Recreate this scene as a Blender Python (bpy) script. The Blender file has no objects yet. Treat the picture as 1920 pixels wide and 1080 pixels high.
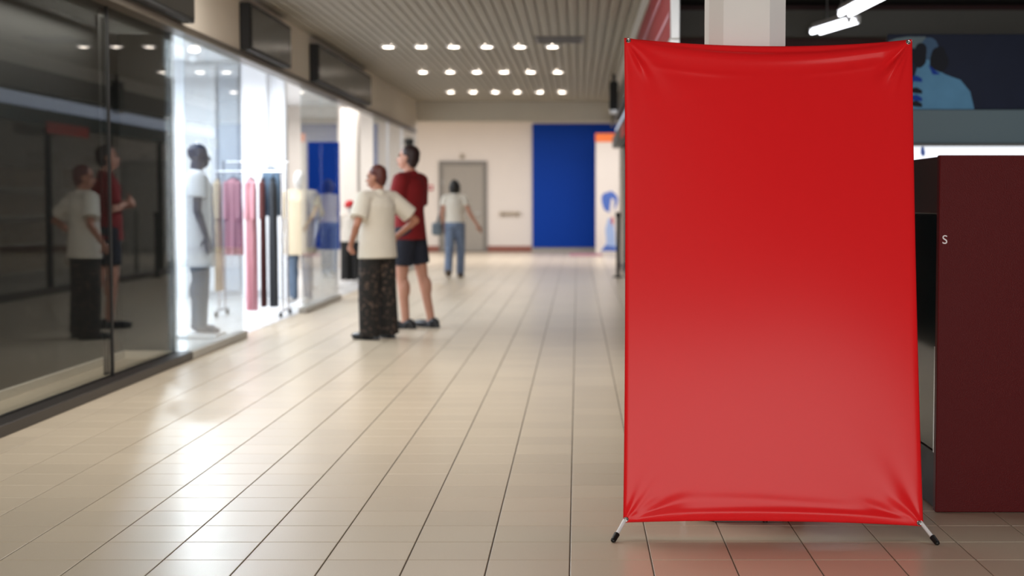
import bpy, bmesh, math, random
from mathutils import Vector, Matrix, Euler

random.seed(7)
sc = bpy.context.scene
COL = sc.collection
PI = math.pi

# ------------------------------------------------------------------ camera
F, HC, PITCH, U0 = 2883.2, 1.3163, math.radians(3.177), 1082.8
cam = bpy.data.objects.new('camera', bpy.data.cameras.new('camera'))
COL.objects.link(cam)
cam.location = (0, 0, HC)
cam.rotation_euler = (PI / 2 - PITCH, 0, 0)
cam.data.sensor_width = 36
cam.data.lens = F * 36 / 1920
cam.data.shift_x = -(U0 - 960) / 1920
cam.data.clip_start = .05
cam.data.clip_end = 200
cam.data.dof.use_dof = True
cam.data.dof.focus_distance = 6.0
cam.data.dof.aperture_fstop = 2.1
sc.camera = cam

# ------------------------------------------------------------------ world, lights, exposure
sc.view_settings.view_transform = 'Standard'
sc.view_settings.look = 'None'
sc.view_settings.gamma = 1
sc.view_settings.use_curve_mapping = False
sc.view_settings.exposure = 0.0
w = bpy.data.worlds.new('mall_air')
sc.world = w
w.use_nodes = True
w.node_tree.nodes['Background'].inputs[0].default_value = (.75, .85, 1, 1)
w.node_tree.nodes['Background'].inputs[1].default_value = .10


def area(name, loc, rot, sx, sy, power, color=(1, 1, 1), spread=180):
    l = bpy.data.lights.new(name, 'AREA')
    l.shape = 'RECTANGLE'
    l.size = sx
    l.size_y = sy
    l.energy = power
    l.color = color
    l.spread = math.radians(spread)
    o = bpy.data.objects.new(name, l)
    COL.objects.link(o)
    o.location = loc
    o.rotation_euler = rot
    return o


# daylight coming through the glazed entrance of the hall, behind the camera
area('entrance_daylight', (.7, -4.2, 1.6), (PI / 2, 0, 0), 5.2, 2.8, 455, (1, .985, .96))
# unseen fill under the hall ceiling, added to brighten floor and ceiling
area('hall_fill_light', (-.9, 1.4, 3.32), (0, 0, 0), 2.0, 4.2, 45, (1, .96, .91))
# fill light added above the frame to brighten the corridor floor
area('corridor_fill_light', (-1.6, 10.2, 3.32), (0, 0, 0), 2.6, 6.0, 185, (1, .965, .92))
# unseen fill light added in the right store to brighten the poster
area('poster_fill_light', (3.2, 8.2, 3.3), (0, 0, 0), 1.6, 3.2, 90, (.95, .97, 1))
# ceiling light of the cross corridor behind the bulkhead
area('cross_corridor_light', (-2.2, 35.6, 3.55), (0, 0, 0), 11, 6, 540, (.95, .965, 1))
# ceiling lights of the two clothes shops on the left
area('shop_light', (-4.75, 16.9, 2.97), (0, 0, 0), 2.4, 7, 300, (.90, .95, 1))
area('far_shop_light', (-4.8, 26, 2.97), (0, 0, 0), 2.4, 8, 190, (1, .97, .94))
# lamp strip of the shallow dark show window in the left foreground
area('show_window_light', (-3.55, 9.4, 2.66), (0, 0, 0), .3, 6, 62, (1, .93, .82))


# ------------------------------------------------------------------ helpers
def at(u, v, y):
    """world point on the plane Y = y seen at photo pixel (u, v)"""
    a = math.atan((540 - v) / F) - PITCH
    z = HC + y * math.tan(a)
    d = y * math.cos(PITCH) + (HC - z) * math.sin(PITCH)
    return Vector(((u - U0) * d / F, y, z))


def lin(c):
    c /= 255
    return c / 12.92 if c <= .04045 else ((c + .055) / 1.055) ** 2.4


def rgb(r, g, b):
    return (lin(r), lin(g), lin(b), 1)


def mat(name, col, rough=.5, metal=0, spec=.5, var=0, vscale=8, bump=0, bscale=60, coat=0, emis=0, ecol=None):
    m = bpy.data.materials.new(name)
    m.use_nodes = True
    nt = m.node_tree
    b = nt.nodes['Principled BSDF']
    c = rgb(*col)
    b.inputs['Base Color'].default_value = c
    b.inputs['Roughness'].default_value = rough
    b.inputs['Metallic'].default_value = metal
    b.inputs['Specular IOR Level'].default_value = spec
    b.inputs['Coat Weight'].default_value = coat
    b.inputs['Coat Roughness'].default_value = .08
    if emis:
        b.inputs['Emission Color'].default_value = rgb(*(ecol or col))
        b.inputs['Emission Strength'].default_value = emis
    tc = nt.nodes.new('ShaderNodeTexCoord')
    if var:
        n = nt.nodes.new('ShaderNodeTexNoise')
        n.inputs['Scale'].default_value = vscale
        n.inputs['Detail'].default_value = 5
        nt.links.new(tc.outputs['Object'], n.inputs['Vector'])
        mx = nt.nodes.new('ShaderNodeMixRGB')
        mx.inputs[1].default_value = tuple(x * (1 - var) for x in c[:3]) + (1,)
        mx.inputs[2].default_value = tuple(min(1, x * (1 + var)) for x in c[:3]) + (1,)
        nt.links.new(n.outputs['Fac'], mx.inputs[0])
        nt.links.new(mx.outputs[0], b.inputs['Base Color'])
    if bump:
        n2 = nt.nodes.new('ShaderNodeTexNoise')
        n2.inputs['Scale'].default_value = bscale
        nt.links.new(tc.outputs['Object'], n2.inputs['Vector'])
        bp = nt.nodes.new('ShaderNodeBump')
        bp.inputs['Strength'].default_value = bump
        bp.inputs['Distance'].default_value = .01
        nt.links.new(n2.outputs['Fac'], bp.inputs['Height'])
        nt.links.new(bp.outputs[0], b.inputs['Normal'])
    return m


def glass_mat(name, tint=(.93, .96, .97), base=.04, gain=1.0):
    m = bpy.data.materials.new(name)
    m.use_nodes = True
    nt = m.node_tree
    nt.nodes.remove(nt.nodes['Principled BSDF'])
    out = nt.nodes['Material Output']
    lw = nt.nodes.new('ShaderNodeLayerWeight')
    lw.inputs['Blend'].default_value = .5
    pw = nt.nodes.new('ShaderNodeMath')
    pw.operation = 'POWER'
    pw.inputs[1].default_value = 5
    mr = nt.nodes.new('ShaderNodeMath')
    mr.operation = 'MULTIPLY_ADD'
    mr.inputs[1].default_value = gain - base
    mr.inputs[2].default_value = base
    nt.links.new(lw.outputs['Facing'], pw.inputs[0])
    nt.links.new(pw.outputs[0], mr.inputs[0])
    t = nt.nodes.new('ShaderNodeBsdfTransparent')
    t.inputs[0].default_value = (*tint, 1)
    g = nt.nodes.new('ShaderNodeBsdfGlossy')
    g.inputs['Roughness'].default_value = .01
    mx = nt.nodes.new('ShaderNodeMixShader')
    nt.links.new(mr.outputs[0], mx.inputs[0])
    nt.links.new(t.outputs[0], mx.inputs[1])
    nt.links.new(g.outputs[0], mx.inputs[2])
    nt.links.new(mx.outputs[0], out.inputs[0])
    return m


def tile_mat(name, col):
    """glazed stoneware: fine speckle, slight tone change from tile to tile, soft gloss"""
    m = mat(name, col, rough=.3, spec=.55)
    nt = m.node_tree
    b = nt.nodes['Principled BSDF']
    g = nt.nodes.new('ShaderNodeNewGeometry')
    sn = nt.nodes.new('ShaderNodeVectorMath')
    sn.operation = 'SUBTRACT'
    sn.inputs[1].default_value = (-.0283, 5.6105, 0)
    nt.links.new(g.outputs['Position'], sn.inputs[0])
    dv = nt.nodes.new('ShaderNodeVectorMath')
    dv.operation = 'SCALE'
    dv.inputs['Scale'].default_value = 1 / .3
    nt.links.new(sn.outputs[0], dv.inputs[0])
    fl = nt.nodes.new('ShaderNodeVectorMath')
    fl.operation = 'FLOOR'
    nt.links.new(dv.outputs[0], fl.inputs[0])
    wn = nt.nodes.new('ShaderNodeTexWhiteNoise')
    wn.noise_dimensions = '2D'
    nt.links.new(fl.outputs[0], wn.inputs['Vector'])
    sp = nt.nodes.new('ShaderNodeTexNoise')
    sp.inputs['Scale'].default_value = 420
    sp.inputs['Detail'].default_value = 2
    nt.links.new(g.outputs['Position'], sp.inputs['Vector'])
    a = nt.nodes.new('ShaderNodeMath')
    a.operation = 'MULTIPLY_ADD'
    a.inputs[1].default_value = .10
    a.inputs[2].default_value = .95
    nt.links.new(wn.outputs['Value'], a.inputs[0])
    s2 = nt.nodes.new('ShaderNodeMath')
    s2.operation = 'MULTIPLY_ADD'
    s2.inputs[1].default_value = .5
    s2.inputs[2].default_value = .75
    nt.links.new(sp.outputs['Fac'], s2.inputs[0])
    mu = nt.nodes.new('ShaderNodeMath')
    mu.operation = 'MULTIPLY'
    nt.links.new(a.outputs[0], mu.inputs[0])
    nt.links.new(s2.outputs[0], mu.inputs[1])
    sc_ = nt.nodes.new('ShaderNodeVectorMath')
    sc_.operation = 'SCALE'
    sc_.inputs[0].default_value = rgb(*col)[:3]
    nt.links.new(mu.outputs[0], sc_.inputs['Scale'])
    nt.links.new(sc_.outputs[0], b.inputs['Base Color'])
    return m


class MB:
    """collects shapes, build() links them as ONE mesh object"""

    def __init__(s):
        s.v = []
        s.f = []

    def add(s, vs, fs):
        o = len(s.v)
        s.v += [Vector(p) for p in vs]
        s.f += [tuple(i + o for i in f) for f in fs]
        return s

    def box(s, x0, x1, y0, y1, z0, z1):
        return s.add([(x0, y0, z0), (x1, y0, z0), (x1, y1, z0), (x0, y1, z0), (x0, y0, z1), (x1, y0, z1), (x1, y1, z1), (x0, y1, z1)],
                     [(3, 2, 1, 0), (4, 5, 6, 7), (0, 1, 5, 4), (1, 2, 6, 5), (2, 3, 7, 6), (3, 0, 4, 7)])

    def cham(s, x0, x1, y0, y1, z0, z1, c=.01):
        """box with chamfered edges (three stacked octagon-like rings)"""
        def ring(k, z):
            return [(x0 + k, y0, z), (x1 - k, y0, z), (x1, y0 + k, z), (x1, y1 - k, z), (x1 - k, y1, z), (x0 + k, y1, z), (x0, y1 - k, z), (x0, y0 + k, z)]

        def inner(z):
            k = c
            return [(x0 + 2 * k, y0 + k, z), (x1 - 2 * k, y0 + k, z), (x1 - k, y0 + 2 * k, z), (x1 - k, y1 - 2 * k, z),
                    (x1 - 2 * k, y1 - k, z), (x0 + 2 * k, y1 - k, z), (x0 + k, y1 - 2 * k, z), (x0 + k, y0 + 2 * k, z)]
        return s.loft([inner(z0), ring(c, z0 + c), ring(c, z1 - c), inner(z1)])

    def loft(s, rings, cap=True, close=True):
        n = len(rings[0])
        vs = [p for r in rings for p in r]
        fs = []
        for i in range(len(rings) - 1):
            for j in range(n if close else n - 1):
                k = (j + 1) % n
                fs.append((i * n + j, i * n + k, (i + 1) * n + k, (i + 1) * n + j))
        if cap:
            fs.append(tuple(reversed(range(n))))
            fs.append(tuple((len(rings) - 1) * n + j for j in range(n)))
        return s.add(vs, fs)

    def cone(s, p0, p1, r0, r1, n=14, sx=1, sy=1, xdir=None, cap=True):
        p0, p1 = Vector(p0), Vector(p1)
        d = (p1 - p0).normalized()
        a = Vector(xdir) if xdir else (Vector((1, 0, 0)) if abs(d.x) < .9 else Vector((0, 1, 0)))
        a = (a - d * a.dot(d)).normalized()
        b = d.cross(a)
        rr = []
        for p, r in ((p0, r0), (p1, r1)):
            rr.append([p + a * (math.cos(2 * PI * i / n) * r * sx) + b * (math.sin(2 * PI * i / n) * r * sy) for i in range(n)])
        return s.loft(rr, cap)

    def ell(s, c, rad, rot=None, nu=16, nv=10):
        c = Vector(c)
        M = rot.to_matrix() if rot else Matrix.Identity(3)
        vs = [c + M @ Vector((0, 0, -rad[2]))]
        for i in range(1, nv):
            t = -PI / 2 + PI * i / nv
            for j in range(nu):
                p = 2 * PI * j / nu
                vs.append(c + M @ Vector((rad[0] * math.cos(t) * math.cos(p), rad[1] * math.cos(t) * math.sin(p), rad[2] * math.sin(t))))
        vs.append(c + M @ Vector((0, 0, rad[2])))
        fs = []
        for j in range(nu):
            fs.append((0, 1 + (j + 1) % nu, 1 + j))
            fs.append((len(vs) - 1, len(vs) - 1 - nu + j, len(vs) - 1 - nu + (j + 1) % nu))
        for i in range(nv - 2):
            for j in range(nu):
                a = 1 + i * nu + j
                b = 1 + i * nu + (j + 1) % nu
                fs.append((a, b, b + nu, a + nu))
        return s.add(vs, fs)

    def cap(s, p0, p1, r0, r1):
        """capsule: tapered limb with round ends"""
        s.cone(p0, p1, r0, r1, 16)
        s.ell(p0, (r0,) * 3, None, 16, 8)
        return s.ell(p1, (r1,) * 3, None, 16, 8)

    def tube(s, pts, r, n=8):
        pts = [Vector(p) for p in pts]
        rings = []
        ref = None
        for i, p in enumerate(pts):
            d = (pts[min(i + 1, len(pts) - 1)] - pts[max(i - 1, 0)]).normalized()
            if ref is None:
                ref = Vector((0, 0, 1)) if abs(d.z) < .9 else Vector((1, 0, 0))
            a = (ref - d * ref.dot(d)).normalized()
            b = d.cross(a)
            ref = a
            rings.append([p + a * (r * math.cos(2 * PI * k / n)) + b * (r * math.sin(2 * PI * k / n)) for k in range(n)])
        return s.loft(rings)

    def prism(s, outline, thick, axis='y'):
        """outline of (a, b) pairs extruded; axis y: (x, z) outlines start at y=thick[0]; axis x: (y, z)"""
        def P(a, b, t):
            return (a, t, b) if axis == 'y' else ((t, a, b) if axis == 'x' else (a, b, t))
        n = len(outline)
        return s.loft([[P(a, b, thick[0]) for a, b in outline], [P(a, b, thick[1]) for a, b in outline]])

    def mesh(s, name, m, smooth=False, off=(0, 0, 0)):
        me = bpy.data.meshes.new(name)
        o = Vector(off)
        me.from_pydata([p - o for p in s.v], [], s.f)
        bm = bmesh.new()
        bm.from_mesh(me)
        bmesh.ops.recalc_face_normals(bm, faces=bm.faces)
        bm.to_mesh(me)
        bm.free()
        if m:
            me.materials.append(m)
        if smooth:
            me.polygons.foreach_set('use_smooth', [True] * len(me.polygons))
            if smooth != 'all':
                try:
                    me.set_sharp_from_angle(angle=math.radians(40))
                except Exception:
                    pass
        return me

    def build(s, name, m, parent=None, smooth=False):
        """vertices are world coordinates; parent is an Empty without rotation (or an object at origin)"""
        off = base_of(parent)
        ob = bpy.data.objects.new(name, s.mesh(name, m, smooth, off))
        COL.objects.link(ob)
        if parent:
            ob.parent = parent
        return ob


def base_of(p):
    o = Vector((0, 0, 0))
    while p:
        o += p.location
        p = p.parent
    return o


def tag(o, label, cat, group=None):
    o['label'] = label
    o['category'] = cat
    if group:
        o['group'] = group
    return o


def thing(name, loc, label, cat, group=None):
    o = bpy.data.objects.new(name, None)
    o.empty_display_size = .1
    COL.objects.link(o)
    o.location = loc
    return tag(o, label, cat, group)


def struct(name, mb, m, smooth=False):
    o = mb.build(name, m, None, smooth)
    o['kind'] = 'structure'
    return o


def structroot(name, loc=(0, 0, 0)):
    o = bpy.data.objects.new(name, None)
    o.empty_display_size = .1
    COL.objects.link(o)
    o.location = loc
    o['kind'] = 'structure'
    return o


def dup(root, delta, label=None):
    """copy of a thing, its parts and sub-parts"""
    r = root.copy()
    COL.objects.link(r)
    r.location = root.location + Vector(delta)
    if label:
        r['label'] = label
    for ch in list(root.children):
        c = ch.copy()
        COL.objects.link(c)
        c.parent = r
        for g in list(ch.children):
            d = g.copy()
            COL.objects.link(d)
            d.parent = c
    return r


def fuse(mb, name, m, parent, voxel, iters=3, M=None):
    """union of overlapping solids into one continuous smooth skin"""
    me = mb.mesh(name + '_raw', None)
    if M is not None:
        me.transform(M)
    ob = bpy.data.objects.new(name, me)
    COL.objects.link(ob)
    r = ob.modifiers.new('r', 'REMESH')
    r.mode = 'VOXEL'
    r.voxel_size = voxel
    r.use_smooth_shade = True
    sm = ob.modifiers.new('s', 'SMOOTH')
    sm.factor = .5
    sm.iterations = iters
    dg = bpy.context.evaluated_depsgraph_get()
    nm = bpy.data.meshes.new_from_object(ob.evaluated_get(dg))
    nm.name = name
    ob.modifiers.clear()
    ob.data = nm
    bpy.data.meshes.remove(me)
    nm.materials.clear()
    nm.materials.append(m)
    nm.polygons.foreach_set('use_smooth', [True] * len(nm.polygons))
    if parent:
        ob.parent = parent
    return ob


# ------------------------------------------------------------------ materials
M = {}
M['tile'] = tile_mat('beige_stoneware', (200, 185, 163))
M['grout'] = mat('grout', (88, 76, 60), .9, var=.2, vscale=30)
M['shopfloor'] = mat('pale_shop_floor', (226, 226, 226), .25, var=.04, vscale=3)
M['windowfloor'] = mat('show_window_floor', (205, 188, 165), .5, var=.06)
M['ceiling'] = mat('ceiling_board', (150, 140, 125), .8, var=.08)
M['slat'] = mat('ceiling_slat_paint', (150, 142, 128), .6, var=.04, vscale=2)
M['fascia'] = mat('beige_fascia_paint', (222, 211, 195), .6, var=.05, vscale=3)
M['bulk'] = mat('bulkhead_paint', (214, 205, 190), .7, var=.04, vscale=2)
M['white'] = mat('white_wall_paint', (232, 224, 216), .6, var=.03, vscale=1.5)
M['shopwhite'] = mat('cool_white_paint', (236, 238, 242), .55, var=.02)
M['blue'] = mat('blue_wall_panel', (0, 58, 158), .6, spec=.15, var=.06, vscale=.6)
M['skirt'] = mat('red_brown_skirting', (150, 92, 78), .5, var=.08)
M['door'] = mat('grey_door_paint', (158, 152, 143), .5, var=.04)
M['doorframe'] = mat('door_frame_paint', (128, 124, 118), .5)
M['dark'] = mat('black_wall_paint', (22, 21, 19), .55, var=.15)
M['blackgloss'] = mat('black_gloss_panel', (13, 13, 12), .16, spec=.6)
M['blacksign'] = mat('black_sign_face', (24, 23, 21), .22, spec=.25)
M['black'] = mat('matt_black', (12, 12, 12), .6)
M['rubber'] = mat('black_rubber', (10, 10, 10), .5)
M['kerbdark'] = mat('dark_bronze_kerb', (40, 35, 32), .4, var=.1)
M['kerbgrey'] = mat('pale_grey_kerb', (168, 164, 156), .4, var=.06)
M['bronze'] = mat('bronze_rail', (98, 88, 76), .4, metal=.3)
M['alu'] = mat('brushed_aluminium', (205, 207, 210), .3, metal=.8)
M['chrome'] = mat('chrome', (225, 225, 228), .12, metal=1)
M['whitemetal'] = mat('white_metal', (228, 228, 230), .3)
M['glass'] = glass_mat('shop_glass')
M['darkglass'] = glass_mat('dark_shop_glass', (.72, .74, .74), .03, .62)
M['pillar'] = mat('pillar_paint', (228, 225, 222), .6, var=.02)
M['plinth'] = mat('dark_plinth', (28, 26, 24), .4)
M['darkred'] = mat('dark_red_laminate', (84, 14, 17), .5, spec=.15, bump=.25, bscale=220)
M['brownwood'] = mat('brown_glossy_veneer', (52, 24, 22), .4, spec=.12, var=.35, vscale=3)
M['basebrown'] = mat('dark_brown_base', (44, 35, 30), .5, spec=.15, var=.15)
M['tealglass'] = mat('black_teal_glass_panel', (8, 30, 34), .10, spec=.12)
M['storeceil'] = mat('dark_store_ceiling', (15, 15, 15), .9)
M['storebeam'] = mat('dark_grey_beam', (92, 92, 89), .7)
M['storered'] = mat('deep_red_wall', (58, 12, 14), .6)
M['redfascia'] = mat('red_fascia', (138, 30, 34), .5, spec=.2, var=.2, vscale=1.2)
M['fascia2'] = mat('brown_grey_fascia', (88, 82, 74), .6, var=.05, vscale=3)
M['teal'] = mat('dark_teal_board', (14, 48, 54), .5)
M['coldlight'] = mat('cold_light_panel', (220, 232, 250), .5, emis=.55, ecol=(205, 220, 250))
M['paletrim'] = mat('pale_trim', (196, 188, 176), .5)
M['greyboard'] = mat('slate_grey_board', (84, 102, 110), .6)
M['tube'] = mat('lit_tube', (255, 255, 255), .4, emis=6, ecol=(244, 248, 255))
M['downlight'] = mat('lit_downlight', (255, 250, 240), .4, emis=16, ecol=(255, 240, 225))
M['posterbg'] = mat('poster_navy', (20, 27, 48), .6, spec=.2, var=.3, vscale=4)
M['posterblue'] = mat('poster_sky_blue', (84, 132, 166), .6, spec=.2, var=.25, vscale=5)
M['posterdark'] = mat('poster_dark', (14, 17, 28), .6, spec=.2, var=.3, vscale=6)
M['postermid'] = mat('poster_royal_blue', (10, 52, 140), .6, spec=.2, var=.3, vscale=7)
M['posterwhite'] = mat('lightbox_white', (240, 244, 250), .4, emis=.75, ecol=(236, 242, 252))
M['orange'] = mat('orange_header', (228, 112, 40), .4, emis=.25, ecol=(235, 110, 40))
M['mat'] = mat('rose_mat', (170, 120, 132), .9, var=.1, vscale=40)
M['red'] = mat('signal_red', (190, 40, 36), .5)
M['beige'] = mat('beige_plastic', (200, 188, 170), .5)

# ------------------------------------------------------------------ floor
XG = -3.27           # plane of the left shop glazing
ZC = 3.35            # height of the slat ceiling
YB = 41.2            # back wall
TX, TY, T = -.0283, 5.6105, .3
floor = struct('floor', MB().box(-10.5, 7, -10.5, YB + .2, -.12, -.004), M['grout'])


def tile_shape(mb, x, y, g=.0025, c=.0016):
    x0, x1, y0, y1 = x + g, x + T - g, y + g, y + T - g
    lo = [(x0, y0, -.006), (x1, y0, -.006), (x1, y1, -.006), (x0, y1, -.006)]
    mi = [(x0, y0, -c * .7), (x1, y0, -c * .7), (x1, y1, -c * .7), (x0, y1, -c * .7)]
    hi = [(x0 + c, y0 + c, 0), (x1 - c, y0 + c, 0), (x1 - c, y1 - c, 0), (x0 + c, y1 - c, 0)]
    mb.loft([lo, mi, hi])


one = MB()
tile_shape(one, 0, 0)
tile_me = one.mesh('tile', M['tile'])
cells = []
for j in range(-54, 120):
    for i in range(-36, 24):
        x, y = TX + T * i, TY + T * j
        if y + T > YB:
            continue
        if y < 31 and x + T < XG + .05:
            continue
        if x > 6.6 or x < -10.3:
            continue
        yc = y + .15
        vis = False
        if 5.2 < yc < 14:
            ua = U0 + F * x / yc
            ub = U0 + F * (x + T) / yc
            vis = ub > 0 and ua < 1920 and not (ua > 1180 and y > 6.2 and ub < 1715)
        cells.append((0 if vis else 1, yc if yc > 0 else 99, x, y))
cells.sort()
rest = MB()
for k, (nv, yc, x, y) in enumerate(cells):
    if k < 298 and nv == 0:
        o = bpy.data.objects.new('tile', tile_me)
        COL.objects.link(o)
        o.location = (x, y, 0)
        o.parent = floor
    else:
        tile_shape(rest, x, y)
o = rest.build('tile_field', M['tile'], floor)
o['kind'] = 'stuff'

# ------------------------------------------------------------------ ceiling with slats
ceiling = struct('ceiling', MB().box(XG - .1, .75, -10.5, 31.1, ZC + .03, ZC + .15), M['ceiling'])
sp = .109
nslat = int((.70 - XG) / sp)
sl = MB().cham(-.0485, .0485, 4.0, 31.0, -.012, .03, .004).mesh('ceiling_slat', M['slat'], True)
sl2 = MB().cham(-.044, .044, -10.4, 3.98, -.012, .03, .004)
for k in range(nslat):
    o = bpy.data.objects.new('ceiling_slat', sl)
    COL.objects.link(o)
    o.location = (XG + .06 + sp * k, 0, ZC)
    o.parent = ceiling
hall = MB()
for k in range(nslat):
    x = XG + .06 + sp * k
    hall.box(x - .044, x + .044, -10.4, 3.98, ZC - .012, ZC + .03)
hall.build('hall_slats', M['slat'], ceiling)['kind'] = 'stuff'
struct('ceiling_cross_corridor', MB().box(-10.5, 7, 31.3, YB + .2, 3.62, 3.8), M['white'])
struct('ceiling_right_store', MB().box(.75, 7, -10.5, 31.1, ZC + .03, ZC + .2), M['storeceil'])
struct('ceiling_left_shop', MB().box(-10.5, XG - .1, -10.5, 31.1, 3.25, 3.35), M['shopwhite'])

# bulkhead across the end of the corridor
bk = at(900, 228, 31.1)
struct('trim_1', MB().box(-10.5, 7, 31.1, 31.35, bk.z, 3.75), M['bulk'])

# ------------------------------------------------------------------ back wall, skirting, door
struct('wall_back', MB().box(-10.5, 7, YB, YB + .25, 0, 3.8), M['white'])
zs = at(900, 461, YB).z
struct('baseboard_back', MB().prism([(YB, 0), (YB - .03, 0), (YB - .03, zs - .02), (YB - .015, zs), (YB, zs)], (-10.4, at(998, 460, YB).x - .02), 'x'), M['skirt'])
p0, p1 = at(823, 302, YB), at(914, 466, YB)
door = structroot('door_1', ((p0.x + p1.x) / 2, YB - .03, 0))
fr = MB()
fw = .10
fr.box(p0.x, p0.x + fw, YB - .07, YB, 0, p0.z).box(p1.x - fw, p1.x, YB - .07, YB, 0, p0.z).box(p0.x + fw, p1.x - fw, YB - .07, YB, p0.z - fw, p0.z)
fr.build('door_frame', M['doorframe'], door)
lf = MB().cham(p0.x + fw + .006, p1.x - fw - .006, YB - .05, YB - .004, .012, p0.z - fw - .006, .006)
leaf = lf.build('door_leaf', M['door'], door)
hx = p1.x - fw - .09
MB().tube([(hx, YB - .05, 1.03), (hx, YB - .10, 1.03), (hx - .12, YB - .10, 1.03)], .011).build('door_handle', M['alu'], leaf, True)
MB().cone((p0.x + fw + .01, YB - .06, .3), (p0.x + fw + .01, YB - .06, .42), .012, .012).cone((p0.x + fw + .01, YB - .06, 1.8), (p0.x + fw + .01, YB - .06, 1.92), .012, .012).build('hinge', M['alu'], door)

q = at(867, 293, YB)
e = thing('exit_sensor', (q.x, YB, q.z - .06), 'small grey sensor box on the white wall above the grey door', 'sensor')
MB().cham(q.x - .07, q.x + .07, YB - .06, YB - .002, q.z - .06, q.z + .06, .012).build('housing', M['beige'], e)
MB().ell((q.x, YB - .06, q.z - .01), (.035, .02, .035)).build('lens', M['doorframe'], e, True)
q = at(807, 352, YB)
e = thing('call_point', (q.x, YB, q.z - .07), 'small red fire alarm call point on wall left of grey door', 'alarm')
MB().cham(q.x - .07, q.x + .07, YB - .05, YB - .002, q.z - .07, q.z + .07, .01).build('housing', M['red'], e)
MB().box(q.x - .035, q.x + .035, YB - .056, YB - .048, q.z - .035, q.z + .035).build('glass_plate', M['whitemetal'], e)
q = at(956, 400, YB)
e = thing('wall_shelf', (q.x, YB, q.z - .1), 'shallow beige shelf fixed to white wall between door and blue panel', 'shelf')
MB().cham(q.x - .28, q.x + .28, YB - .16, YB - .002, q.z, q.z + .05, .01).build('shelf_board', M['beige'], e)
for s in (-1, 1):
    MB().prism([(YB - .002, q.z), (YB - .13, q.z), (YB - .002, q.z - .12)], (q.x + s * .2 - .012, q.x + s * .2 + .012), 'x').build('bracket', M['beige'], e)

# blue panel wall
b0, b1 = at(998, 232, YB - .12), at(1240, 464, YB - .12)
bl = thing('blue_wall_panel', (b0.x, YB - .1, 0), 'tall plain royal blue hoarding on the white back wall', 'panel')
xs = [b0.x, b0.x + 1.6, b0.x + 3.2, b0.x + 4.8]
for i in range(3):
    MB().cham(xs[i] + .001, xs[i + 1] - .001, YB - .12, YB - .003, b1.z, b0.z, .003).build('panel_board', M['blue'], bl)
MB().box(xs[0], xs[3], YB - .09, YB - .003, .0, b1.z).build('base_strip', M['kerbgrey'], bl)

# white poster panel with orange header
Yp = 39.6
a0, a1 = at(1117, 250, Yp), at(1196, 474, Yp)
po = thing('poster_stand', ((a0.x + a1.x) / 2, Yp, 0), 'tall white poster stand with orange header before the blue hoarding', 'poster')
MB().cham(a0.x, a1.x, Yp, Yp + .12, 0, a0.z, .01).build('board', M['white'], po)
h0 = at(1117, 266, Yp)
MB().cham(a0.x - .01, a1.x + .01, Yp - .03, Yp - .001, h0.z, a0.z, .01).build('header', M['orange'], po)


def blob(u, v, ru, rv, Y, off, n=18, wob=.18, seed=0):
    r = random.Random(seed)
    ph = [r.uniform(0, 6.28) for _ in range(3)]
    pts = []
    for i in range(n):
        t = 2 * PI * i / n
        k = 1 + wob * (math.sin(2 * t + ph[0]) * .5 + math.sin(3 * t + ph[1]) * .35 + math.sin(5 * t + ph[2]) * .3)
        p = at(u + ru * k * math.cos(t), v + rv * k * math.sin(t), Y)
        pts.append((p.x, p.z))
    return pts


def outline(uv, Y):
    return [(at(u, v, Y).x, at(u, v, Y).z) for u, v in uv]


M['pale_blue'] = mat('print_pale_blue', (160, 184, 226), .5, var=.1)
M['print_blue'] = mat('print_blue', (74, 108, 190), .5, var=.25, vscale=5)
MB().prism(blob(1143, 378, 14, 22, Yp, 0, seed=3), (Yp - .004, Yp + .01)).build('printed_hair', M['print_blue'], po)
MB().prism(outline([(1140, 410), (1150, 408), (1153, 440), (1154, 458), (1160, 471), (1126, 471), (1137, 455), (1135, 430)], Yp), (Yp - .005, Yp + .01)).build('printed_dress', M['pale_blue'], po)
MB().prism(outline([(1126, 471), (1136, 460), (1152, 462), (1160, 471)], Yp), (Yp - .007, Yp + .01)).build('printed_hem', M['print_blue'], po)
MB().prism(outline([(1146, 372), (1152, 374), (1151, 400), (1146, 410), (1143, 395)], Yp), (Yp - .008, Yp + .01)).build('printed_arm', M['white'], po)
MB().prism(outline([(1146, 408), (1150, 407), (1151, 414), (1149, 424), (1146, 416)], Yp), (Yp - .009, Yp + .01)).build('printed_bag', M['red'], po)

m0, m1 = at(1068, 479, 38.3), at(1128, 471, 40.6)
tag(MB().cham(at(1068, 476, 38.6).x, .62, 37.9, 39.4, 0, .018, .006).build('door_mat', M['mat']), 'rose coloured mat on floor before the blue hoarding', 'mat')

# ------------------------------------------------------------------ left side: fascia, sign boxes, glazing
ZT = 2.72
struct('wall_left', MB().box(XG - .12, XG + .03, -10.5, 30.9, ZT + .05, ZC + .02), M['fascia'])
struct('trim_2', MB().cham(XG - .10, XG + .05, -10.5, 30.9, ZT - .01, ZT + .05, .006), M['bronze'])
struct('wall_left_end', MB().box(-10.5, XG + .03, 30.9, 31.1, 0, 3.6), M['white'])
for (ya, yb, lab) in ((6.6, 12.7, 'long black sign box on left fascia, nearest the camera above dark glazing'),
                      (14.85, 16.95, 'black sign box on left fascia above the brightly lit clothes shop'),
                      (18.7, 23.5, 'farthest black sign box on left fascia towards the white back wall')):
    e = thing('sign_box', (XG + .08, (ya + yb) / 2, 2.78), lab, 'sign', 'blank sign boxes on the left fascia')
    MB().cham(XG + .031, XG + .135, ya, yb, 2.78, 3.235, .008).build('casing', M['black'], e)
    MB().box(XG + .134, XG + .142, ya + .05, yb - .03, 2.81, 3.20).build('face', M['blacksign'], e)


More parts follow.
